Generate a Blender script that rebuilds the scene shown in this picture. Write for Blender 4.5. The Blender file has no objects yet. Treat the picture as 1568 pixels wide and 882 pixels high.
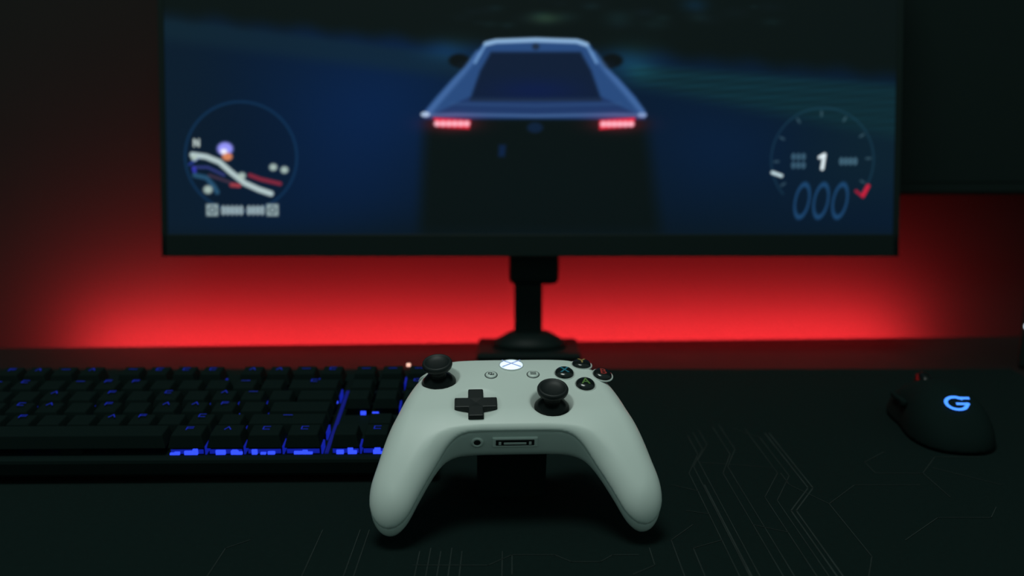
import bpy, bmesh, math
import numpy as np
from mathutils import Vector, Matrix

scene = bpy.context.scene
try:
    scene.view_settings.view_transform = 'Standard'
    scene.view_settings.look = 'None'
except Exception as e:
    print('view', e)

DESK = 0.75
CAM_H = 0.228

# ------------------------------------------------------------------ helpers
def s2l(c):
    c = np.asarray(c, dtype=float) / 255.0
    return np.where(c <= 0.04045, c / 12.92, ((c + 0.055) / 1.055) ** 2.4)

def mat(name, col, rough=0.5, metal=0.0, emit=None, strength=0.0, spec=0.5, noise=0.0, nscale=60.0, bump=0.0, bscale=400.0, coat=0.0):
    m = bpy.data.materials.new(name)
    m.use_nodes = True
    nt = m.node_tree
    b = nt.nodes['Principled BSDF']
    b.inputs['Base Color'].default_value = (*col, 1)
    b.inputs['Roughness'].default_value = rough
    b.inputs['Metallic'].default_value = metal
    b.inputs['Specular IOR Level'].default_value = spec
    b.inputs['Coat Weight'].default_value = coat
    if emit is not None:
        b.inputs['Emission Color'].default_value = (*emit, 1)
        b.inputs['Emission Strength'].default_value = strength
    tc = None
    if noise > 0 or bump > 0:
        tc = nt.nodes.new('ShaderNodeTexCoord')
    if noise > 0:
        n = nt.nodes.new('ShaderNodeTexNoise')
        n.inputs['Scale'].default_value = nscale
        n.inputs['Detail'].default_value = 4
        nt.links.new(tc.outputs['Object'], n.inputs['Vector'])
        r = nt.nodes.new('ShaderNodeMapRange')
        r.inputs['To Min'].default_value = 1 - noise
        r.inputs['To Max'].default_value = 1 + noise
        nt.links.new(n.outputs['Fac'], r.inputs['Value'])
        mx = nt.nodes.new('ShaderNodeVectorMath')
        mx.operation = 'SCALE'
        mx.inputs[0].default_value = col
        nt.links.new(r.outputs['Result'], mx.inputs['Scale'])
        nt.links.new(mx.outputs['Vector'], b.inputs['Base Color'])
    if bump > 0:
        n2 = nt.nodes.new('ShaderNodeTexNoise')
        n2.inputs['Scale'].default_value = bscale
        nt.links.new(tc.outputs['Object'], n2.inputs['Vector'])
        bp = nt.nodes.new('ShaderNodeBump')
        bp.inputs['Strength'].default_value = bump
        bp.inputs['Distance'].default_value = 0.0005
        nt.links.new(n2.outputs['Fac'], bp.inputs['Height'])
        nt.links.new(bp.outputs['Normal'], b.inputs['Normal'])
    return m

def empty(name, loc=(0, 0, 0), rot=(0, 0, 0)):
    e = bpy.data.objects.new(name, None)
    e.empty_display_size = 0.02
    scene.collection.objects.link(e)
    e.location = loc
    e.rotation_euler = rot
    return e

def obj_from(name, verts, faces, material, parent=None, smooth=False, loc=None, rot=None):
    me = bpy.data.meshes.new(name)
    me.from_pydata([tuple(v) for v in verts], [], [tuple(f) for f in faces])
    me.update()
    o = bpy.data.objects.new(name, me)
    scene.collection.objects.link(o)
    if material is not None:
        me.materials.append(material)
    if smooth:
        me.polygons.foreach_set('use_smooth', [True] * len(me.polygons))
    if parent:
        o.parent = parent
    if loc:
        o.location = loc
    if rot:
        o.rotation_euler = rot
    return o

def bm_obj(name, bm, material, parent=None, smooth=False, loc=None, rot=None):
    bmesh.ops.recalc_face_normals(bm, faces=bm.faces)
    me = bpy.data.meshes.new(name)
    bm.to_mesh(me)
    bm.free()
    o = bpy.data.objects.new(name, me)
    scene.collection.objects.link(o)
    me.materials.append(material)
    if smooth:
        me.polygons.foreach_set('use_smooth', [True] * len(me.polygons))
    if parent:
        o.parent = parent
    if loc:
        o.location = loc
    if rot:
        o.rotation_euler = rot
    return o

def box(name, lo, hi, material, parent=None, bevel=0.0, seg=2, rot=None, loc=None):
    bm = bmesh.new()
    lo = Vector(lo); hi = Vector(hi)
    c = (lo + hi) / 2; s = hi - lo
    bmesh.ops.create_cube(bm, size=1.0, matrix=Matrix.Translation(c) @ Matrix.Diagonal((s.x, s.y, s.z, 1)))
    if bevel > 0:
        bmesh.ops.bevel(bm, geom=list(bm.edges), offset=bevel, segments=seg, affect='EDGES', profile=0.5)
    return bm_obj(name, bm, material, parent, smooth=False, rot=rot, loc=loc)

def lathe(name, profile, material, parent=None, segs=48, matrix=None, smooth=True):
    verts = []; faces = []
    n = len(profile)
    for i in range(segs):
        a = 2 * math.pi * i / segs
        for r, z in profile:
            verts.append(Vector((r * math.cos(a), r * math.sin(a), z)))
    for i in range(segs):
        j = (i + 1) % segs
        for k in range(n - 1):
            faces.append((i * n + k, j * n + k, j * n + k + 1, i * n + k + 1))
    if matrix is not None:
        verts = [matrix @ v for v in verts]
    me_bm = bmesh.new()
    vs = [me_bm.verts.new(v) for v in verts]
    for f in faces:
        try:
            me_bm.faces.new([vs[q] for q in f])
        except ValueError:
            pass
    bmesh.ops.remove_doubles(me_bm, verts=me_bm.verts, dist=1e-6)
    return bm_obj(name, me_bm, material, parent, smooth=smooth)

def sweep(name, pts, w, material, parent=None, z=0.0, matrix=None):
    verts = []; faces = []
    for pl in pts:
        for a, b in zip(pl[:-1], pl[1:]):
            a = Vector((a[0], a[1])); b = Vector((b[0], b[1]))
            d = (b - a)
            if d.length < 1e-9: continue
            d.normalize()
            n = Vector((-d.y, d.x)) * w / 2
            e = d * w / 2
            k = len(verts)
            for p in (a - n - e, b - n + e, b + n + e, a + n - e):
                verts.append(Vector((p.x, p.y, z)))
            faces.append((k, k + 1, k + 2, k + 3))
    if matrix is not None:
        verts = [matrix @ v for v in verts]
    return obj_from(name, verts, faces, material, parent)

def poly_sdf(px, py, poly):
    d = np.full(px.shape, 1e18)
    inside = np.zeros(px.shape, dtype=bool)
    n = len(poly)
    for i in range(n):
        ax, ay = poly[i]; bx, by = poly[(i + 1) % n]
        ex, ey = bx - ax, by - ay
        L = ex * ex + ey * ey + 1e-18
        t = np.clip(((px - ax) * ex + (py - ay) * ey) / L, 0, 1)
        dx = px - ax - t * ex; dy = py - ay - t * ey
        d = np.minimum(d, dx * dx + dy * dy)
        cond = ((ay > py) != (by > py))
        with np.errstate(divide='ignore', invalid='ignore'):
            xi = ax + (py - ay) * ex / (ey if abs(ey) > 1e-12 else 1e-12)
        inside ^= cond & (px < xi)
    d = np.sqrt(d)
    return np.where(inside, -d, d)

def line_dist(px, py, pl):
    d = np.full(px.shape, 1e18)
    for (ax, ay), (bx, by) in zip(pl[:-1], pl[1:]):
        ex, ey = bx - ax, by - ay
        L = ex * ex + ey * ey + 1e-18
        t = np.clip(((px - ax) * ex + (py - ay) * ey) / L, 0, 1)
        d = np.minimum(d, (px - ax - t * ex) ** 2 + (py - ay - t * ey) ** 2)
    return np.sqrt(d)

def catmull(points, per=8, closed=True):
    out = []
    n = len(points)
    for i in range(n if closed else n - 1):
        p0 = points[(i - 1) % n] if closed else points[max(i - 1, 0)]
        p1 = points[i]
        p2 = points[(i + 1) % n]
        p3 = points[(i + 2) % n] if closed else points[min(i + 2, n - 1)]
        for k in range(per):
            t = k / per
            q = []
            for c in range(2):
                q.append(0.5 * (2 * p1[c] + (-p0[c] + p2[c]) * t + (2 * p0[c] - 5 * p1[c] + 4 * p2[c] - p3[c]) * t * t
                                + (-p0[c] + 3 * p1[c] - 3 * p2[c] + p3[c]) * t ** 3))
            out.append(tuple(q))
    return out

def sstep(a, b, x):
    t = np.clip((x - a) / (b - a), 0, 1)
    return t * t * (3 - 2 * t)

def surface_nets(F, org, h):
    ins = F < 0
    nx, ny, nz = F.shape
    cnt = np.zeros((nx - 1, ny - 1, nz - 1), dtype=np.int8)
    for a in (0, 1):
        for b in (0, 1):
            for c in (0, 1):
                cnt += ins[a:nx - 1 + a, b:ny - 1 + b, c:nz - 1 + c]
    act = (cnt > 0) & (cnt < 8)
    idx = -np.ones(act.shape, dtype=np.int64)
    I = np.argwhere(act)
    idx[act] = np.arange(len(I))
    acc = np.zeros((len(I), 3)); num = np.zeros(len(I))
    for ax in range(3):
        for u in (0, 1):
            for v in (0, 1):
                o = [0, 0, 0]
                oth = [k for k in range(3) if k != ax]
                o[oth[0]] = u; o[oth[1]] = v
                o2 = list(o); o2[ax] = 1
                A = F[I[:, 0] + o[0], I[:, 1] + o[1], I[:, 2] + o[2]]
                B = F[I[:, 0] + o2[0], I[:, 1] + o2[1], I[:, 2] + o2[2]]
                m = (A < 0) != (B < 0)
                t = np.where(m, A / np.where(m, A - B, 1), 0)
                p = np.tile(np.array(o, dtype=float), (len(I), 1))
                p[:, ax] = t
                acc += p * m[:, None]
                num += m
    V = (I + acc / num[:, None]) * h + np.array(org)
    faces = []
    for ax in range(3):
        u, v = (ax + 1) % 3, (ax + 2) % 3
        sl0 = [slice(None)] * 3; sl1 = [slice(None)] * 3
        sl0[ax] = slice(0, -1); sl1[ax] = slice(1, None)
        A = ins[tuple(sl0)]; B = ins[tuple(sl1)]
        for sign in (0, 1):
            m = (A & ~B) if sign == 0 else (~A & B)
            E = np.argwhere(m)
            ok = (E[:, u] > 0) & (E[:, v] > 0) & (E[:, u] < F.shape[u] - 1) & (E[:, v] < F.shape[v] - 1)
            E = E[ok]
            def cell(du, dv):
                c = E.copy(); c[:, u] += du; c[:, v] += dv
                return idx[c[:, 0], c[:, 1], c[:, 2]]
            q = np.stack([cell(-1, -1), cell(0, -1), cell(0, 0), cell(-1, 0)], axis=1)
            if sign == 1:
                q = q[:, ::-1]
            faces.append(q)
    return V, np.concatenate(faces)

def nets_obj(name, F, org, h, material, parent, scale=0.001, smooth_it=2):
    V, Q = surface_nets(F, org, h)
    o = obj_from(name, (V * scale).tolist(), Q.tolist(), material, parent, smooth=True)
    if smooth_it:
        md = o.modifiers.new('relax', 'SMOOTH')
        md.iterations = smooth_it
        md.factor = 0.5
    return o

# ------------------------------------------------------------------ materials
BLK = (0.0062, 0.0134, 0.0124)
m_wall = mat('wall_paint', (0.0150, 0.0200, 0.0190), 0.95, noise=0.06, nscale=5, spec=0.05)
m_floor = mat('floor_dark', (0.02, 0.022, 0.02), 0.7, noise=0.2, nscale=8)
m_desk = mat('desk_laminate', (0.012, 0.012, 0.011), 0.42, noise=0.15, nscale=20, spec=0.4)
m_mat = mat('desk_mat_cloth', (0.0058, 0.0132, 0.0121), 0.95, noise=0.12, nscale=300, bump=0.15, bscale=900, spec=0.04)
m_matline = mat('desk_mat_print', (0.024, 0.034, 0.032), 0.9, spec=0.05, noise=0.5, nscale=40)
m_plastic = mat('black_plastic', BLK, 0.5, spec=0.12)
m_keycap = mat('keycap_plastic', (0.0052, 0.0116, 0.0108), 0.75, spec=0.03)
m_gloss = mat('black_gloss', (0.004, 0.008, 0.008), 0.3, spec=0.25)
m_mouse = mat('mouse_plastic', (0.0060, 0.0132, 0.0122), 0.85, spec=0.03)
m_blue = mat('blue_backlight', (0.0, 0.0, 0.02), 0.4, emit=(0.03, 0.07, 1.0), strength=1.4)
m_bluedim = mat('blue_backlight_leak', (0.0, 0.0, 0.02), 0.4, emit=(0.015, 0.04, 1.0), strength=0.30)
m_legend = mat('key_legend', (0.0, 0.0, 0.02), 0.4, emit=(0.02, 0.05, 1.0), strength=0.32)
m_white = mat('controller_white', (0.63, 0.70, 0.66), 0.42, spec=0.4, bump=0.04, bscale=1500, noise=0.02)
m_white2 = mat('controller_white_shell', (0.54, 0.60, 0.57), 0.5, spec=0.35, bump=0.04, bscale=1500)
m_stick = mat('stick_rubber', (0.008, 0.012, 0.012), 0.5, spec=0.3)
m_btn = mat('button_gloss', (0.008, 0.012, 0.012), 0.16, spec=0.5)

# ------------------------------------------------------------------ room shell and desk
YAW = math.radians(2.95)
room = Matrix.Rotation(YAW, 4, 'Z')
def rp(x, y, z):
    return tuple(room @ Vector((x, y, z)))
EDGE = 0.979
GAP = 0.063
w = box('wall_back', (-2.2, EDGE + GAP, 0.0), (2.2, EDGE + GAP + 0.1, 2.6), m_wall, rot=(0, 0, YAW))
f = box('floor', (-2.6, -2.2, -0.05), (2.6, 1.6, 0.0), m_floor)

desk = empty('desk', (0, 0, 0), (0, 0, YAW))
box('desktop', (-0.95, 0.14, DESK - 0.028), (0.95, EDGE, DESK), m_desk, desk, bevel=0.002)
for i, (x, y) in enumerate([(-0.88, 0.2), (0.88, 0.2), (-0.88, 0.9), (0.88, 0.9)]):
    box('leg_%d' % (i + 1), (x - 0.025, y - 0.025, 0.0), (x + 0.025, y + 0.025, DESK - 0.028), m_plastic, desk, bevel=0.003)
box('rail_back', (-0.86, 0.885, DESK - 0.10), (0.86, 0.915, DESK - 0.028), m_plastic, desk)
box('rail_front', (-0.86, 0.185, DESK - 0.10), (0.86, 0.215, DESK - 0.028), m_plastic, desk)

# LED strip stuck to the rear edge of the desktop, shining at the wall
led = empty('led_light_strip', (0, 0, 0), (0, 0, YAW))
m_led = mat('led_red', (0.1, 0, 0), 0.4, emit=(1.0, 0.021, 0.028), strength=610)
box('carrier', (-0.40, EDGE + 0.0004, DESK - 0.0275), (0.49, EDGE + 0.0024, DESK - 0.0135), m_plastic, led)
zt_, zb_ = DESK - 0.0145, DESK - 0.0265
yl = EDGE + 0.0027
obj_from('diodes', [(-0.39, yl, zb_), (0.48, yl, zb_), (0.48, yl, zt_), (-0.39, yl, zt_)], [(0, 3, 2, 1)], m_led, led)

# ------------------------------------------------------------------ desk mat with printed circuit lines
dm = empty('desk_mat', (0, 0, DESK))
box('mat_cloth', (-0.56, 0.25, 0.0), (0.445, 0.862, 0.003), m_mat, dm, bevel=0.0012)
L = []
def P(*a): L.append([(a[i], a[i + 1]) for i in range(0, len(a), 2)])
for i, x in enumerate([0.112, 0.117, 0.122, 0.1335, 0.139]):
    P(x, 0.36, x, 0.60 + 0.012 * (i % 3), x + 0.012, 0.635 + 0.01 * (i % 3), x + 0.012, 0.675 + 0.006 * i)
P(0.150, 0.40, 0.150, 0.56, 0.168, 0.60, 0.168, 0.69)
P(0.156, 0.40, 0.156, 0.555, 0.174, 0.595, 0.174, 0.67, 0.160, 0.69)
P(0.168, 0.44, 0.185, 0.48, 0.185, 0.55, 0.21, 0.58, 0.25, 0.58)
P(0.185, 0.55, 0.17, 0.58, 0.17, 0.60)
P(0.21, 0.50, 0.24, 0.53, 0.27, 0.53, 0.28, 0.545)
P(0.23, 0.60, 0.26, 0.60, 0.28, 0.63, 0.31, 0.63)
P(0.23, 0.60, 0.23, 0.62, 0.25, 0.64)
P(0.26, 0.56, 0.26, 0.60); P(0.27, 0.61, 0.30, 0.58)
P(0.112, 0.50, 0.095, 0.49, 0.095, 0.42); P(0.10, 0.54, 0.112, 0.535)
P(0.122, 0.62, 0.168, 0.61); P(0.1335, 0.52, 0.150, 0.51)
P(0.098, 0.58, 0.112, 0.57); P(0.085, 0.36, 0.085, 0.50, 0.10, 0.52)
for x in (-0.1035, -0.083, -0.078):
    P(x, 0.34, x, 0.513)
for i in range(5):
    P(-0.048 + i * 0.0055, 0.455, -0.048 + i * 0.0055, 0.486 + (0.004 if i % 2 else 0))
P(-0.05, 0.470, -0.012, 0.470, 0.0, 0.482, 0.022, 0.482, 0.03, 0.474, 0.045, 0.474)
P(-0.048, 0.455, -0.02, 0.455, -0.005, 0.444, 0.06, 0.444)
P(0.045, 0.474, 0.052, 0.482, 0.065, 0.482); P(0.0, 0.482, 0.0, 0.46); P(-0.005, 0.44, -0.005, 0.486)
P(0.06, 0.46, 0.072, 0.47, 0.072, 0.49); P(-0.15, 0.36, -0.15, 0.49, -0.14, 0.5)
sweep('printed_lines', L, 0.0005, m_matline, dm, z=0.0033)
L = []
for i, x in enumerate([0.16, 0.163]):
    P(x, 0.36, x, 0.54, x + 0.02, 0.575, x + 0.02, 0.68)
P(0.118, 0.36, 0.118, 0.58)
sweep('printed_bands', L, 0.0009, m_matline, dm, z=0.0032)

# ------------------------------------------------------------------ monitor
MX, MY, MZ = 0.0167, 0.900, DESK + 0.0985
S = 0.000596
tilt = math.radians(-7)
mon = empty('computer_monitor', (MX, MY, MZ))
panel = empty('panel', (0, 0, 0), (tilt, 0, 0)); panel.parent = mon
W2 = 564 * S; BZ = 34 * S; SW2 = 554.5 * S; SH = 0.283
HT = BZ + SH + 0.008
box('casing', (-W2, 0.003, 0.0), (W2, 0.020, HT), m_plastic, panel, bevel=0.003)
box('bezel_bottom', (-W2, -0.001, 0.0), (W2, 0.006, BZ), m_plastic, panel, bevel=0.0008)
box('bezel_top', (-W2, -0.001, BZ + SH), (W2, 0.006, HT), m_plastic, panel, bevel=0.0008)
box('bezel_side_a', (-W2, -0.001, 0.0), (-SW2, 0.006, HT), m_plastic, panel, bevel=0.0008)
box('bezel_side_b', (SW2, -0.001, 0.0), (W2, 0.006, HT), m_plastic, panel, bevel=0.0008)
box('rear_housing', (-0.15, 0.018, 0.05), (0.15, 0.040, 0.25), m_plastic, panel, bevel=0.008, seg=3)

NX, NY = 760, 324
gx = np.linspace(-554.5, 554.5, NX) + 812.0
gy = np.linspace(0, SH / S, NY)
PX, PYu = np.meshgrid(gx, gy)
PY = 358.0 - PYu
C = np.zeros(PX.shape + (3,))
C[:] = (4, 23, 47)
def blend(mask, col):
    global C
    C = C * (1 - mask[..., None]) + np.asarray(col, float) * mask[..., None]
def add(mask, col):
    global C
    C = C + np.asarray(col, float) * mask[..., None]
def gauss(cx, cy, sx, sy):
    return np.exp(-((PX - cx) / sx) ** 2 - ((PY - cy) / sy) ** 2)
def poly(pts, col, soft=2.0, a=1.0):
    blend(a * (1 - sstep(-soft, soft, poly_sdf(PX, PY, pts))), col)
def stroke(pts, wd, col, a=1.0, soft=1.2):
    blend(a * (1 - sstep(wd / 2 - soft, wd / 2 + soft, line_dist(PX, PY, pts))), col)
def ell(cx, cy, rx, ry, col, a=1.0, soft=0.15):
    r = np.sqrt(((PX - cx) / rx) ** 2 + ((PY - cy) / ry) ** 2)
    blend(a * (1 - sstep(1 - soft, 1 + soft, r)), col)
def ring(cx, cy, rx, ry, wd, col, a=1.0, skew=0.0, a0=None, a1=None):
    x = PX - cx + skew * (PY - cy)
    r = np.sqrt((x / rx) ** 2 + ((PY - cy) / ry) ** 2)
    m = 1 - sstep(wd / 2 - 1, wd / 2 + 1, np.abs(r - 1) * min(rx, ry))
    if a0 is not None:
        ang = np.degrees(np.arctan2(-(PY - cy), x)) % 360
        lo, hi = a0, a1
        m = m * (((ang - lo) % 360) < (hi - lo))
    blend(m * a, col)
add(gauss(575, 170, 150, 120), (0, 8, 24))
add(gauss(540, 300, 140, 80), (0, 2, 8))
blend(0.6 * sstep(420, 262, PX), (9, 26, 40))
blend(0.5 * sstep(1020, 1150, PX), (5, 22, 40))
add(gauss(1110, 230, 110, 70), (0, 4, 12))
bl = 28 + (PX - 258) * 0.13
m = sstep(bl - 6, bl + 10, PY) * (1 - sstep(bl + 22, bl + 50, PY)) * (1 - sstep(700, 760, PX))
blend(m * 0.55, (15, 40, 52))
tl = 95 + (PX - 940) * 0.075
bl2 = 128 + (PX - 960) * 0.20
m = sstep(935, 985, PX) * sstep(tl - 6, tl + 14, PY) * (1 - sstep(bl2 - 14, bl2 + 18, PY))
streak = 1 + 0.16 * np.sin(PY * 0.55 + PX * 0.03) * np.sin(PX * 0.045 + PY * 0.1)
C = C * (1 - m[..., None]) + (np.array([10, 41, 52.])[None, None] * streak[..., None]) * m[..., None]
m = sstep(1150, 1340, PX) * sstep(120, 150, PY) * (1 - sstep(240, 350, PY))
blend(m * 0.45, (13, 39, 47))
tr = np.where(PX < 780, 30 + (PX - 258) * 0.105, 82 + (PX - 900) * 0.085)
tr = tr + 4 * np.sin(PX * 0.07) * np.sin(PX * 0.023)
blend(1 - sstep(tr - 22, tr + 12, PY), (6, 14, 14))
rng = np.random.RandomState(4)
for _ in range(90):
    x = rng.uniform(700, 1200); y = rng.uniform(-100, 46)
    s = rng.uniform(4, 14)
    add(gauss(x, y, s * 1.6, s * 0.6) * 0.6, rng.choice([0, 1]) * np.array([4, 10, 9.]) + np.array([3, 5, 8.]))
add(gauss(835, 32, 24, 8), (24, 34, 22))
add(gauss(1060, 12, 20, 10), (2, 16, 30))
add(gauss(965, 98, 40, 26), (10, 30, 34)); add(gauss(690, 78, 40, 18), (8, 22, 30))
# car lower body melts into its shadow
xl = 652 - 0.05 * (PY - 180); xr = 988 + 0.14 * np.maximum(PY - 210, 0)
m = sstep(xl - 16, xl + 16, PX) * (1 - sstep(xr - 16, xr + 20, PX)) * sstep(176, 190, PY)
blend(m, (5, 13, 14))
blend(gauss(822, 300, 260, 110) * 0.30, (5, 14, 18))
blend(gauss(822, 362, 300, 40) * 0.5, (5, 13, 15))
blend(sstep(338, 362, PY) * 0.35, (7, 20, 30))
for cx in (704, 936):
    ell(cx, 95, 16, 10, (7, 12, 16), soft=0.25)
    ell(cx + (8 if cx < 800 else -8), 102, 12, 6, (9, 16, 24), soft=0.3)
poly([(738, 72), (750, 65), (820, 62), (890, 65), (903, 72), (922, 104), (946, 122), (972, 150), (989, 176), (986, 183),
      (650, 182), (650, 172), (668, 150), (694, 122), (714, 104)], (40, 74, 126), 2.5)
m = (1 - sstep(-2, 2, poly_sdf(PX, PY, [(718, 150), (922, 150), (986, 182), (652, 182)])))
blend(m * 0.8, (28, 50, 96))
stroke([(732, 84), (712, 110), (684, 142), (658, 172)], 8, (76, 116, 174), 0.7, 4)
stroke([(908, 84), (928, 110), (955, 140), (982, 172)], 8, (76, 116, 174), 0.7, 4)
stroke([(744, 70), (760, 66), (820, 64), (882, 66), (897, 71)], 7, (150, 188, 226), 0.9, 2)
stroke([(742, 74), (728, 98)], 4, (120, 165, 215), 0.8, 2); stroke([(899, 74), (912, 98)], 4, (120, 165, 215), 0.8, 2)
poly([(752, 82), (888, 82), (904, 110), (919, 152), (721, 152), (736, 110)], (13, 27, 52), 3.5)
m = (1 - sstep(-2, 2, poly_sdf(PX, PY, [(752, 82), (888, 82), (904, 110), (919, 152), (721, 152), (736, 110)])))
blend(m * gauss(820, 140, 70, 18) * 0.7, (9, 25, 74))
stroke([(722, 154), (918, 154)], 4, (26, 38, 58), 0.8, 2)
stroke([(652, 177), (700, 176), (820, 178), (940, 176), (986, 177)], 4, (92, 130, 180), 0.55, 2)
ell(820, 74, 6, 5, (30, 45, 70)); ell(652, 176, 7, 4, (190, 215, 240), 0.8); ell(982, 177, 7, 4, (150, 180, 220), 0.6)
stroke([(690, 160), (820, 163), (950, 160)], 3, (50, 82, 130), 0.6, 2)
for x0, x1, sg in ((664, 721, 1), (917, 971, -1)):
    add(gauss((x0 + x1) / 2, 190, 38, 12), (90, 8, 16))
    ya, yb = (181, 185) if sg > 0 else (185, 181)
    poly([(x0, ya), (x1, yb), (x1 - 2, yb + 13), (x0 + 4 * sg + 4, ya + 14)], (244, 36, 60), 2.5)
    for k in range(6):
        ell(x0 + 6 + k * (x1 - x0 - 12) / 5, 190 + (1 - sg) * 0.3, 5, 4.5, (255, 180, 195), 1.0, 0.5)
ell(819, 196, 12, 8, (12, 34, 66), 0.8, 0.3); poly([(764, 222), (775, 222), (773, 240), (763, 240)], (10, 34, 74), 3, 0.8)
# minimap
ell(371, 240, 84, 84, (5, 18, 36), 0.3, 0.03)
ring(371, 240, 85, 83, 3.4, (15, 52, 88), 0.8)
stroke([(292, 252), (312, 238)], 3, (40, 60, 150))
road = [(297, 237), (318, 240), (338, 248), (356, 264), (376, 280), (398, 290), (416, 296)]
stroke(road, 8.5, (186, 206, 206), 0.95, 1.6)
stroke([(300, 268), (318, 272), (330, 286), (334, 294)], 7, (40, 84, 116), 0.9)
stroke([(322, 268), (345, 276), (368, 284)], 4, (70, 50, 70), 0.9)
stroke([(298, 256), (320, 256), (345, 268)], 4, (60, 66, 140), 0.8)
stroke([(384, 268), (400, 274), (430, 281)], 6, (150, 40, 60), 0.85)
stroke([(356, 283), (368, 284)], 6, (170, 60, 70), 0.9)
ell(347, 228, 12, 10, (150, 150, 250), 1, 0.3); ell(350, 240, 8, 6, (214, 130, 90), 1, 0.3); ell(345, 232, 5, 4, (240, 240, 255), 1, 0.4)
for cx, cy, r in ((420, 256, 6), (437, 260, 6), (320, 290, 7), (372, 269, 6), (300, 242, 5)):
    ell(cx, cy, r, r * 0.9, (180, 200, 190), 0.9, 0.4)
stroke([(300, 224), (300, 214), (307, 224), (307, 214)], 2.8, (200, 215, 210))
stroke([(299, 258), (300, 262)], 6, (60, 60, 200), 0.8)
for cx in (326, 418):
    poly([(cx - 9, 312), (cx + 9, 312), (cx + 9, 330), (cx - 9, 330)], (150, 170, 172), 2)
    ring(cx, 321, 4.5, 4.5, 2.2, (30, 50, 70))
for x0, n in ((340, 5), (379, 4)):
    for k in range(n):
        xx = x0 + 3 + k * 6.8
        ring(xx, 321.5, 2.0, 4.5, 2.6, (170, 190, 195), 0.95)
# speedometer
ring(1257, 245, 78, 79, 2.4, (30, 70, 92), 0.55, a0=-40, a1=222)
for k in range(9):
    a = math.radians(212 - k * 30)
    c, s_ = math.cos(a), math.sin(a)
    stroke([(1257 + 67 * c, 245 - 67 * s_), (1257 + 73 * c, 245 - 73 * s_)], 3.0, (78, 110, 124), 0.6)
stroke([(1181, 264), (1195, 269)], 5, (200, 224, 230))
stroke([(1328, 284), (1320, 301), (1309, 292)], 4, (190, 24, 56), 0.85); stroke([(1327, 285), (1320, 298)], 6.5, (216, 30, 60), 0.8)
stroke([(1253, 241), (1260, 237), (1257, 258)], 5.5, (230, 245, 250))
for y in (240, 253):
    for k in range(3):
        ring(1213 + k * 7.6, y, 2.0, 3.2, 2.4, (78, 116, 138), 0.8)
for k in range(4):
    ring(1286 + k * 7, 247, 2.0, 3.6, 2.4, (84, 122, 142), 0.85)
for cx in (1227, 1256, 1285):
    ring(cx, 307, 10.5, 25, 3.2, (30, 74, 118), 0.85, skew=0.16)

lin = s2l(np.clip(C, 0, 255)).astype(np.float32)
verts = np.zeros((NY * NX, 3), dtype=np.float32)
verts[:, 0] = ((PX - 812) * S).ravel(); verts[:, 1] = 0.0; verts[:, 2] = (BZ + PYu * S).ravel()
ii, jj = np.meshgrid(np.arange(NX - 1), np.arange(NY - 1))
b0 = (jj * NX + ii).ravel()
faces = np.stack([b0, b0 + 1, b0 + NX + 1, b0 + NX], axis=1)
me = bpy.data.meshes.new('screen')
me.vertices.add(len(verts)); me.vertices.foreach_set('co', verts.ravel())
me.loops.add(faces.size); me.loops.foreach_set('vertex_index', faces.ravel().astype(np.int32))
me.polygons.add(len(faces)); me.polygons.foreach_set('loop_start', np.arange(0, faces.size, 4, dtype=np.int32))
me.update(calc_edges=True)
ca = me.color_attributes.new('picture', 'FLOAT_COLOR', 'POINT')
buf = np.ones((NY * NX, 4), dtype=np.float32); buf[:, :3] = lin.reshape(-1, 3)
ca.data.foreach_set('color', buf.ravel())
scr = bpy.data.objects.new('screen', me); scene.collection.objects.link(scr); scr.parent = panel
ms = mat('screen_display', (0.003, 0.005, 0.005), 0.4, spec=0.1)
at = ms.node_tree.nodes.new('ShaderNodeAttribute'); at.attribute_name = 'picture'
bb = ms.node_tree.nodes['Principled BSDF']
ms.node_tree.links.new(at.outputs['Color'], bb.inputs['Emission Color'])
bb.inputs['Emission Strength'].default_value = 1.0
me.materials.append(ms)

box('stand_neck', (-0.0145, 0.036, -0.0975 + 0.006), (0.0125, 0.052, 0.10), m_plastic, mon, bevel=0.003)
box('stand_hinge', (-0.0195, 0.030, -0.032), (0.028, 0.056, 0.05), m_plastic, mon, bevel=0.006, seg=3)
box('stand_bracket', (-0.03, 0.026, 0.09), (0.03, 0.062, 0.18), m_plastic, mon, bevel=0.004)
lathe('stand_collar', [(0, 0), (0.036, 0), (0.034, 0.006), (0.020, 0.014), (0, 0.014)], m_plastic, mon,
      matrix=Matrix.Translation((0, 0.035, -0.0925)) @ Matrix.Diagonal((1, 0.7, 1, 1)))
box('stand_base', (-0.050, 0.000, -0.0985), (0.048, 0.068, -0.0915), m_plastic, mon, bevel=0.003)

mon2 = empty('computer_monitor', rp(0.62, 0.975, DESK + 0.146), (0, 0, YAW))
box('casing', (-0.27, 0.0, 0.0), (0.27, 0.03, 0.34), m_plastic, mon2, bevel=0.004)
box('screen', (-0.26, -0.001, 0.014), (0.26, 0.001, 0.33), m_plastic, mon2)
box('wall_mount', (-0.05, 0.03, 0.10), (0.05, 0.067, 0.24), m_plastic, mon2, bevel=0.003)

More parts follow.
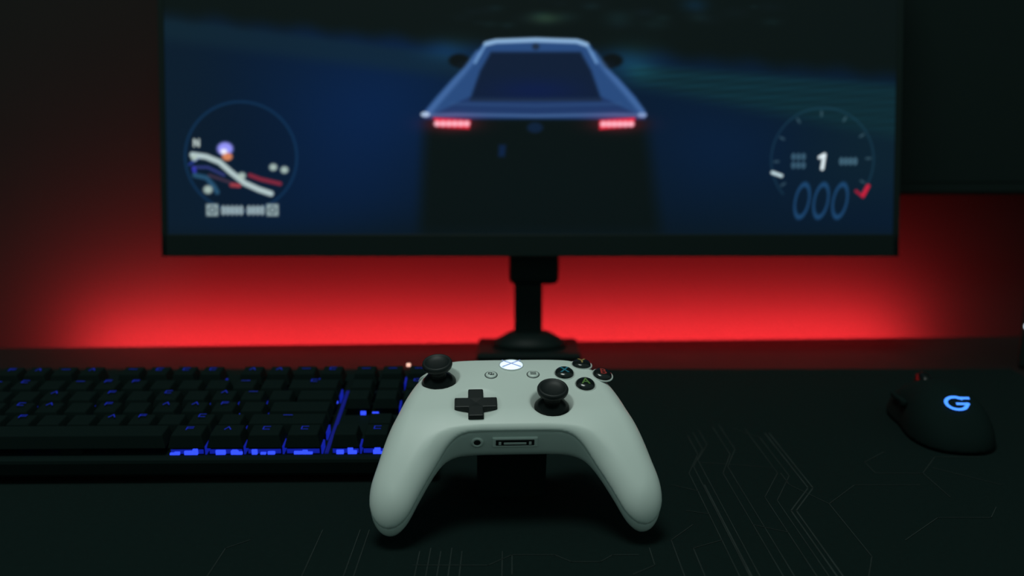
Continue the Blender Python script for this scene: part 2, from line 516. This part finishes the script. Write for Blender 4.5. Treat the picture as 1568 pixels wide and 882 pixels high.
# ------------------------------------------------------------------ speaker
sp = empty('desktop_speaker', (0.456, 0.872, DESK), (0, 0, math.radians(-28)))
box('cabinet', (0, 0, 0), (0.10, 0.09, 0.108), m_plastic, sp, bevel=0.004)
Rf = Matrix.Rotation(math.radians(90), 4, 'X')
lathe('woofer', [(0, -0.004), (0.012, -0.002), (0.030, 0.004), (0.034, 0.004), (0.036, 0)], m_gloss, sp,
      matrix=Matrix.Translation((0.05, 0.0, 0.045)) @ Rf)
lathe('tweeter', [(0, 0.003), (0.006, 0.002), (0.012, 0.003), (0.014, 0)], m_gloss, sp, matrix=Matrix.Translation((0.05, 0.0, 0.093)) @ Rf)
m_wled = mat('white_led', (0.5, 0.5, 0.5), 0.4, emit=(0.7, 0.85, 1.0), strength=2.0)
lathe('power_led', [(0, 0.002), (0.003, 0.0015), (0.0035, 0)], m_wled, sp, matrix=Matrix.Translation((0.006, -0.0002, 0.040)) @ Rf, segs=16)

# ------------------------------------------------------------------ keyboard
kb_pitch = math.radians(7.5)
kb = empty('mechanical_keyboard', (-0.047, 0.588, DESK + 0.0075), (kb_pitch, 0, math.radians(1.0)))
KW = 0.362; KD = 0.140
box('plate', (-KW, -0.003, 0.0), (0.0, KD - 0.004, 0.012), m_keycap, kb, bevel=0.0025)
for i, x in enumerate((-KW + 0.04, -0.04)):
    box('foot_%d' % (i + 1), (x - 0.012, KD - 0.02, -0.0205), (x + 0.012, KD - 0.012, 0.002), m_plastic, kb, bevel=0.001)
U = 0.01905
rows = [
    (0, [1.25, 1.25, 1.25, 6.25, 1.25, 1.25, 1.25, 1.25], [0.25, 1, 1, 1]),
    (1, [2.25] + [1] * 10 + [2.75], [0.25, -1, 1, -1]),
    (2, [1.75] + [1] * 11 + [2.25], []),
    (3, [1.5] + [1] * 12 + [1.5], [0.25, 1, 1, 1]),
    (4, [1] * 13 + [2], [0.25, 1, 1, 1]),
    (5.15, [1, -1, 1, 1, 1, 1, -0.5, 1, 1, 1, 1, -0.5, 1, 1, 1, 1], [0.25, 1, 1, 1]),
]
kv, kf = [], []
lv, lf = [], []
dv_, df_ = [], []
gv, gf = [], []
def addbox(V, F, x0, x1, y0, y1, z0, z1, tx=0.0, ty=0.0):
    k = len(V)
    V += [(x0, y0, z0), (x1, y0, z0), (x1, y1, z0), (x0, y1, z0),
          (x0 + tx, y0 + ty, z1), (x1 - tx, y0 + ty, z1), (x1 - tx, y1 - ty * 0.4, z1), (x0 + tx, y1 - ty * 0.4, z1)]
    F += [(k, k + 3, k + 2, k + 1), (k + 4, k + 5, k + 6, k + 7), (k, k + 1, k + 5, k + 4), (k + 1, k + 2, k + 6, k + 5),
          (k + 2, k + 3, k + 7, k + 6), (k + 3, k, k + 4, k + 7)]
rk = np.random.RandomState(11)
x_start = -KW + 0.006
for r, main, nav in rows:
    y = 0.002 + r * U
    x = x_start
    items = []
    for wk in main:
        if wk < 0:
            x += -wk * U; continue
        items.append((x, wk)); x += wk * U
    x = x_start + 15 * U
    for wk in nav:
        if wk == 0.25:
            x += 0.25 * U; continue
        if wk < 0:
            x += U; continue
        items.append((x, wk)); x += wk * U
    ztop = 0.0235 + (0.0012 if r in (0, 5.15) else 0)
    for (xx, wk) in items:
        addbox(kv, kf, xx + 0.0006, xx + wk * U - 0.0006, y + 0.0005, y + U - 0.0005, 0.0165, ztop, 0.0022, 0.0028)
        cx = xx + wk * U / 2; cy = y + U / 2
        addbox(gv, gf, cx - 0.0065, cx + 0.0065, cy - 0.0065, cy + 0.0065, 0.012, 0.0165)
        on = rk.rand() > (0.05 if r in (0, 1) else 0.4)
        if on and wk < 3:
            n = 4 if r == 0 else 1
            for q in range(n):
                ww = 0.0008 + 0.0022 * rk.rand(); oc = (rk.rand() - 0.5) * wk * U * 0.76
                addbox(lv, lf, cx + oc - ww, cx + oc + ww, cy - 0.0086, cy - 0.0070, 0.0122, 0.0132 + 0.0030 * rk.rand() ** 2)
            if r == 0:
                addbox(dv_, df_, cx - wk * U * 0.42, cx + wk * U * 0.42, cy - 0.0069, cy - 0.0066, 0.0122, 0.0150)
            if rk.rand() > 0.5:
                addbox(dv_, df_, cx + wk * U / 2 - 0.0006, cx + wk * U / 2 + 0.0004, cy - 0.008, cy + 0.004 * rk.rand(), 0.0122, 0.0175)
bmk = obj_from('keycaps', kv, kf, m_keycap, kb)
bv = bmk.modifiers.new('bevel', 'BEVEL'); bv.width = 0.0007; bv.segments = 2
obj_from('switches', gv, gf, m_keycap, kb)
obj_from('key_leds', lv, lf, m_blue, kb)
obj_from('key_light_leaks', dv_, df_, m_bluedim, kb)
segs = []
for r, main, nav in rows:
    y = 0.002 + r * U
    x = x_start
    xs = []
    for wk in main:
        if wk < 0: x += -wk * U; continue
        if wk < 3: xs.append(x + wk * U / 2)
        x += wk * U
    x = x_start + 15.25 * U
    for k, wk in enumerate(nav[1:]):
        if wk > 0: xs.append(x + U / 2)
        x += U
    for cx in xs:
        if rk.rand() < (0.55 if r < 4 else 0.3): continue
        cy = y + U * 0.64
        k = rk.randint(4)
        a = 0.0019
        if k == 0: segs += [[(cx - a, cy - a), (cx, cy + a), (cx + a, cy - a)]]
        elif k == 1: segs += [[(cx - a, cy - a), (cx - a, cy + a), (cx + a, cy + a)], [(cx - a, cy), (cx + a, cy)]]
        elif k == 2: segs += [[(cx + a, cy + a), (cx - a, cy + a), (cx - a, cy - a), (cx + a, cy - a)]]
        else: segs += [[(cx - a * 1.4, cy), (cx + a * 1.4, cy)]]
sweep('key_legends', segs, 0.0007, m_legend, kb, z=0.0250)
gxa = x_start + 15 * U
m_blue2 = mat('blue_glow_channel', (0.0, 0.0, 0.05), 0.5, emit=(0.015, 0.04, 1.0), strength=0.13)
box('glow_channel', (gxa + 0.0012, 0.004, 0.0119), (gxa + 0.25 * U - 0.0012, 0.100, 0.0128), m_blue2, kb)
m_ind = mat('indicator_led', (0.5, 0.3, 0.25), 0.4, emit=(1.0, 0.55, 0.42), strength=1.0)
box('indicator', (-0.0275, 0.1165, 0.0240), (-0.0245, 0.1190, 0.0262), m_ind, kb, bevel=0.0004)

# ------------------------------------------------------------------ mouse
mouse = empty('computer_mouse', (0.307, 0.690, DESK + 0.003), (0, 0, math.radians(-4)))
h = 1.5
X, Y, Z = np.meshgrid(np.arange(-38, 38.1, h), np.arange(-68, 68.1, h), np.arange(-4, 44.1, h), indexing='ij')
wid = 29.5 - 3.2 * np.exp(-((Y - 8) / 22.0) ** 2)
top = 35 * np.clip(1 - ((Y + 6) / 84.0) ** 2, 0.02, 1) ** 0.8
f2 = (np.abs(X / wid) ** 2.6 + np.abs(Y / 58.0) ** 2.8) ** (1 / 2.7)
F = ((f2 ** 2.6 + np.abs(np.clip(Z, 0, 99) / top) ** 2.2) ** (1 / 2.4) - 1) * 25
F = np.maximum(F, 0.8 - Z)
nets_obj('shell', F, (-38, -68, -4), h, m_mouse, mouse)
lathe('scroll_wheel', [(0.0, -0.0035), (0.010, -0.0035), (0.0115, 0), (0.010, 0.0035), (0.0, 0.0035)], m_gloss, mouse,
      matrix=Matrix.Translation((0, 0.036, 0.0215)) @ Matrix.Rotation(math.radians(90), 4, 'Y'))
box('thumb_button_1', (-0.0280, -0.006, 0.018), (-0.0240, 0.008, 0.0220), m_mouse, mouse, bevel=0.001)
box('thumb_button_2', (-0.0275, 0.010, 0.0175), (-0.0240, 0.024, 0.0210), m_mouse, mouse, bevel=0.001)
m_logo = mat('logo_led', (0, 0.02, 0.1), 0.4, emit=(0.06, 0.26, 1.0), strength=1.6)
lg = []
arc = [(0.0068 * math.cos(a), 0.0060 * math.sin(a)) for a in [math.radians(d) for d in range(50, 331, 14)]]
arc += [(0.0074, -0.0005), (0.0008, -0.0005)]
lg.append(arc)
lg.append([(0.0030, 0.0052), (0.0090, 0.0052)])
def mtop(y):
    yy = y * 1000.0
    tp = 35 * max(1 - ((yy + 6) / 84.0) ** 2, 0.02) ** 0.8
    fy = (abs(yy / 58.0) ** 2.8) ** (1 / 2.7)
    return tp * max(1 - fy ** 2.6, 0) ** (1 / 2.2) * 0.001
ey0 = -0.034
slope = (mtop(ey0 + 0.006) - mtop(ey0 - 0.006)) / 0.012
sweep('emblem', lg, 0.0023, m_logo, mouse,
      matrix=Matrix.Translation((-0.001, ey0, mtop(ey0) + 0.0012)) @ Matrix.Rotation(math.atan(slope), 4, 'X'))

# ------------------------------------------------------------------ game controller
gc = empty('game_controller', (0.001, 0.531, DESK + 0.071), (math.radians(22), 0, math.radians(2.6)))
half = [(0, 45), (14, 45.2), (27, 44.8), (39, 42.5), (48, 36.5), (55, 27), (61, 14), (65.5, 0), (70, -14), (74, -28), (77.5, -40),
        (77, -50), (72, -57.5), (64.5, -60), (57, -56), (50, -45.5), (43, -34.5), (36, -26), (29, -21.8), (19, -20.6), (8, -20.5)]
full = half + [(-x, y) for x, y in half[::-1] if x > 0.1]
outline = catmull(full, 6)

def zt_np(x, y):
    ax = np.abs(x)
    g = np.clip((-6 - y) / 54.0, 0, 2)
    z = -22.0 * g ** 1.55
    z = z - 5.0 * np.clip((ax - 36) / 36.0, 0, 2) ** 2
    z = z - 3.6 * np.clip((y - 20) / 22.0, 0, 3) ** 2
    z = z + 1.2 * (1 - np.clip(ax / 70.0, 0, 1) ** 2)
    return z
def zt(x, y):
    return float(zt_np(np.array(float(x)), np.array(float(y))))

h = 0.75
ox, oy, oz = -84.0, -66.0, -52.0
ax_x = np.arange(ox, 84.1, h); ax_y = np.arange(oy, 54.1, h); ax_z = np.arange(oz, 8.1, h)
GX, GY = np.meshgrid(ax_x, ax_y, indexing='ij')
D2 = poly_sdf(GX, GY, outline)
ZT = zt_np(GX, GY)
aX = np.abs(GX)
grip = sstep(-8, -36, GY) * sstep(24, 44, aX)
side = sstep(30, 52, aX)
R1 = 3.0 + 8.5 * np.maximum(side, grip) + 2.0 * sstep(20, 40, GY) * (1 - side)
R2 = 9.0 + 3.5 * grip
ZB = -28.0 - 0.0 * GX
ZB = ZB * (1 - grip) + (ZT - 27.0) * grip
ZB = np.minimum(ZB, ZT - R1 - R2 - 0.5)
def rmax(a, b, r):
    a = a + r; b = b + r
    return np.minimum(np.maximum(a, b), 0) + np.sqrt(np.maximum(a, 0) ** 2 + np.maximum(b, 0) ** 2) - r
Zg = ax_z[None, None, :]
D3 = D2[:, :, None]
depth_in = np.clip((ZT[:, :, None] - 8 - Zg) / 20.0, 0, 1.2)
F0 = np.maximum(rmax(D3, Zg - ZT[:, :, None], R1[:, :, None]), rmax(D3 + 2.5 * depth_in ** 2, ZB[:, :, None] - Zg, R2[:, :, None]))
# parting line between face plate and lower shell: fine groove plus a slight step
SEAM = ZT - (3.6 + 7.4 * np.maximum(sstep(26, 48, aX), grip))
dz = Zg - SEAM[:, :, None]
F0 = F0 + 0.75 * np.exp(-(dz / 0.62) ** 2) + 0.45 * (1 - sstep(-0.8, 0.4, dz))

LS = (-42.0, 23.0); RS = (21.0, -2.0); DP = (-21.0, -3.5); AB = (41.0, 23.4)
def sph(cx, cy, cz, r):
    return np.sqrt((GX - cx)[:, :, None] ** 2 + (GY - cy)[:, :, None] ** 2 + (Zg - cz) ** 2) - r
TOP = F0
for (cx, cy) in (LS, RS):
    rr = np.sqrt((GX - cx) ** 2 + (GY - cy) ** 2)[:, :, None]
    zz = zt(cx, cy)
    cone = np.maximum(rr - 9.5 - np.clip(Zg - (zz - 4.5), 0, 99) * 0.62, (zz - 9) - Zg)
    TOP = np.maximum(TOP, -cone)
TOP = np.maximum(TOP, -sph(DP[0], DP[1], zt(*DP) + 32.2, 35.2))
nets_obj('shell', TOP, (ox, oy, oz), h, m_white, gc, smooth_it=2)
BM = np.maximum(np.maximum(rmax(D3 - 1.6, Zg - (ZT[:, :, None] - 4.0), 4.0), -(Zg - (ZT[:, :, None] - 15.0))), 31.0 + 0.0 * aX[:, :, None] - GY[:, :, None])
BM = np.maximum(BM, 15.0 - aX[:, :, None])
BM = np.maximum(BM, -(D3 + 6))
nets_obj('bumpers', BM, (ox, oy, oz), h, m_white2, gc)
ex = (aX - 37)[:, :, None] / 13.0; ey = (GY - 38)[:, :, None] / 15.0; ez = (Zg + 24) / 17.0
TR = (np.sqrt(np.abs(ex) ** 2.4 + np.abs(ey) ** 2.2 + np.abs(ez) ** 2.4) - 1) * 13
nets_obj('triggers', TR, (ox, oy, oz), h, m_white2, gc)

mm = 0.001
def face_mat(x, y, dz=0.0):
    e = 0.5
    nx = -(zt(x + e, y) - zt(x - e, y)); ny = -(zt(x, y + e) - zt(x, y - e))
    n = Vector((nx, ny, 1.0)).normalized()
    q = Vector((0, 0, 1)).rotation_difference(n)
    return Matrix.Translation(Vector((x, y, zt(x, y))) * mm) @ q.to_matrix().to_4x4() @ Matrix.Translation((0, 0, dz * mm))

def sc(prof):
    return [(r * mm, z * mm) for r, z in prof]
for nm, (cx, cy) in (('left_stick', LS), ('right_stick', RS)):
    M = face_mat(cx, cy)
    lathe(nm + '_dome', sc([(0, 1.0), (4, 0.6), (7.5, -1.0), (9.6, -3.6), (10.4, -7.5), (0, -7.5)]), m_gloss, gc, matrix=M)
    lathe(nm, sc([(0, -0.5), (4.6, 0), (4.2, 2.5), (4.6, 4.2), (6.6, 5.2), (8.2, 6.4), (8.6, 7.6), (8.6, 8.6), (8.1, 9.6), (7.3, 9.9), (6.7, 9.5),
                  (5.6, 8.8), (3.5, 8.3), (0, 8.2)]), m_stick, gc, matrix=M)
bm = bmesh.new()
def cross_pts(a, b):
    return [(-b, -a), (b, -a), (b, -b), (a, -b), (a, b), (b, b), (b, a), (-b, a), (-b, b), (-a, b), (-a, -b), (-b, -b)]
lo = [bm.verts.new((x * mm, y * mm, -3.4 * mm)) for x, y in cross_pts(11.9, 4.4)]
hi = [bm.verts.new((x * mm, y * mm, 1.4 * mm)) for x, y in cross_pts(11.6, 4.1)]
for i in range(12):
    bm.faces.new((lo[i], lo[(i + 1) % 12], hi[(i + 1) % 12], hi[i]))
bm.faces.new((hi[0], hi[1], hi[2], hi[11])); bm.faces.new((hi[2], hi[3], hi[4], hi[5]))
bm.faces.new((hi[5], hi[6], hi[7], hi[8])); bm.faces.new((hi[8], hi[9], hi[10], hi[11]))
cv = bm.verts.new((0, 0, 1.1 * mm))
for a, b in ((11, 2), (2, 5), (5, 8), (8, 11)):
    bm.faces.new((hi[a], hi[b], cv))
bmesh.ops.transform(bm, matrix=face_mat(*DP), verts=bm.verts)
dp = bm_obj('d_pad', bm, m_stick, gc)
bvm = dp.modifiers.new('bevel', 'BEVEL'); bvm.width = 0.0006; bvm.segments = 2

def text(name, s, size, material, M, parent, ext=0.0001, wt=0.0):
    cu = bpy.data.curves.new(name, 'FONT')
    cu.body = s; cu.size = size; cu.align_x = 'CENTER'; cu.align_y = 'CENTER'; cu.extrude = ext; cu.offset = wt
    o = bpy.data.objects.new(name, cu)
    scene.collection.objects.link(o)
    cu.materials.append(material)
    o.parent = parent
    o.matrix_local = M
    return o
cols = {'Y': (0.34, 0.25, 0.08), 'X': (0.03, 0.20, 0.30), 'B': (0.34, 0.04, 0.035), 'A': (0.11, 0.22, 0.06)}
for ch, (dx, dy) in {'Y': (0, 10.4), 'X': (-11.0, 0), 'B': (11.0, 0), 'A': (0, -10.4)}.items():
    M = face_mat(AB[0] + dx, AB[1] + dy)
    m_ch = mat('letter_' + ch.lower(), cols[ch], 0.3)
    lathe('button_%s_ring' % ch.lower(), sc([(5.6, -0.5), (5.6, 0.15), (6.2, 0.25), (6.3, -0.5)]), m_white2, gc, matrix=M)
    lathe('button_' + ch.lower(), sc([(0, 2.5), (2.5, 2.4), (4.4, 2.0), (5.2, 1.2), (5.5, 0.2), (5.5, -1.5), (0, -1.5)]), m_btn, gc, matrix=M)
    text('letter_' + ch.lower(), ch, 0.0072, m_ch, M @ Matrix.Translation((0, 0, 0.0025)), gc, ext=0.00012, wt=0.0001)
m_icon = mat('icon_grey', (0.05, 0.06, 0.06), 0.4)
for nm, x in (('view_button', -12.0), ('menu_button', 12.0)):
    M = face_mat(x, 22.5)
    lathe(nm, sc([(0, 0.9), (2.6, 0.8), (3.1, 0.4), (3.2, -0.5)]), m_white, gc, matrix=M)
    lathe(nm + '_gap', sc([(3.2, 0.12), (3.7, 0.12), (3.8, -0.5)]), m_icon, gc, matrix=M)
    if x < 0:
        sg = [[(-0.0014, 0.0010), (0.0004, 0.0010), (0.0004, -0.0004), (-0.0014, -0.0004), (-0.0014, 0.0010)],
              [(-0.0004, -0.0011), (0.0014, -0.0011), (0.0014, 0.0003)]]
    else:
        sg = [[(-0.0014, k * 0.0010), (0.0014, k * 0.0010)] for k in (-1, 0, 1)]
    sweep(nm + '_icon', sg, 0.0005, m_icon, gc, z=0.0, matrix=M @ Matrix.Translation((0, 0, 0.00098)))
Mg = face_mat(0.0, 33.5)
m_gl = mat('guide_glow', (0.7, 0.75, 0.8), 0.3, emit=(0.62, 0.75, 1.0), strength=1.0)
m_gx = mat('guide_cross', (0.3, 0.34, 0.4), 0.3, emit=(0.16, 0.22, 0.42), strength=0.8)
lathe('guide_ring', sc([(6.6, -0.5), (6.7, 0.3), (7.3, 0.35), (7.5, -0.5)]), m_white2, gc, matrix=Mg)
lathe('guide_button', sc([(0, 1.0), (3, 0.9), (5.5, 0.6), (6.5, 0.2), (6.6, -0.5)]), m_gl, gc, matrix=Mg)
arcs = []
for sgx in (-1, 1):
    arcs.append([(sgx * 0.0050 * (1 - 2 * k / 10), -0.0042 + 0.00084 * k) for k in range(11)])
sweep('guide_emblem', arcs, 0.0011, m_gx, gc, matrix=Mg @ Matrix.Translation((0, 0, 0.00115)))

Ry = Matrix.Rotation(math.radians(90), 4, 'X')
yf = -19.9
zc = -12.0
Mj = Matrix.Translation((-20.5 * mm, yf * mm, zc * mm)) @ Ry
lathe('jack_ring', sc([(1.9, -1), (1.9, 0.9), (2.3, 1.1), (3.3, 1.0), (3.5, -1)]), m_white, gc, matrix=Mj)
m_hole = mat('port_dark', (0.004, 0.006, 0.006), 0.6)
lathe('jack_hole', sc([(0, 0.6), (1.95, 0.6), (1.95, -0.5)]), m_hole, gc, matrix=Mj)
box('port_frame', (-12.4 * mm, (yf - 1.1) * mm, (zc - 3.6) * mm), (12.4 * mm, (yf + 1.5) * mm, (zc + 3.4) * mm), m_white, gc, bevel=0.0008)
box('port_slot', (-10.6 * mm, (yf - 1.3) * mm, (zc - 2.1) * mm), (10.6 * mm, (yf + 1.0) * mm, (zc + 2.1) * mm), m_hole, gc, bevel=0.0005)
box('port_tongue', (-6.2 * mm, (yf - 1.45) * mm, (zc - 1.2) * mm), (6.2 * mm, (yf + 0.6) * mm, (zc + 0.4) * mm), m_white2, gc, bevel=0.0003)
for i, x in enumerate((-8.2, 8.2)):
    box('port_pin_%d' % (i + 1), ((x - 0.7) * mm, (yf - 1.45) * mm, (zc - 1.2) * mm), ((x + 0.7) * mm, (yf + 0.6) * mm, (zc + 0.8) * mm), m_white2, gc)

# small black foam rest that props the controller
cs = empty('controller_stand', (0.001, 0.531, DESK + 0.003), (0, 0, math.radians(2.6)))
t22 = math.tan(math.radians(22))
zb0 = 0.068 - 0.0285 / math.cos(math.radians(22))
V = []
for x in (-0.020, 0.020):
    for (y, z) in ((0.030, 0.0), (0.066, 0.0), (0.045, zb0 + 0.045 * t22), (0.015, zb0 + 0.015 * t22)):
        V.append((x, y, z))
obj_from('foam_wedge', V, [(0, 1, 2, 3), (7, 6, 5, 4), (0, 4, 5, 1), (1, 5, 6, 2), (2, 6, 7, 3), (3, 7, 4, 0)], m_mat, cs)

# ------------------------------------------------------------------ light
wd = bpy.data.worlds.new('World'); scene.world = wd
wd.use_nodes = True
bg = wd.node_tree.nodes['Background']
bg.inputs['Color'].default_value = (0.66, 1.0, 0.92, 1)
bg.inputs['Strength'].default_value = 0.20

def area(name, loc, target, size, power, col):
    l = bpy.data.lights.new(name, 'AREA'); l.shape = 'RECTANGLE'; l.size = size[0]; l.size_y = size[1]; l.energy = power; l.color = col
    o = bpy.data.objects.new(name, l); scene.collection.objects.link(o)
    o.location = loc
    d = Vector(target) - Vector(loc)
    o.rotation_euler = d.to_track_quat('-Z', 'Y').to_euler()
    return o
area('ceiling_lamp', (-0.15, 0.25, 2.3), (0.0, 0.6, 0.8), (0.5, 0.5), 9.5, (0.90, 1.0, 0.94))

# ------------------------------------------------------------------ camera
cd = bpy.data.cameras.new('camera'); cam = bpy.data.objects.new('camera', cd)
scene.collection.objects.link(cam)
cam.location = (0, 0, DESK + CAM_H)
cam.rotation_euler = (math.radians(80), 0, 0)
cd.lens = 35; cd.sensor_width = 36; cd.clip_start = 0.01
cd.dof.use_dof = True
cd.dof.focus_distance = 0.555
cd.dof.aperture_fstop = 5.2
scene.camera = cam
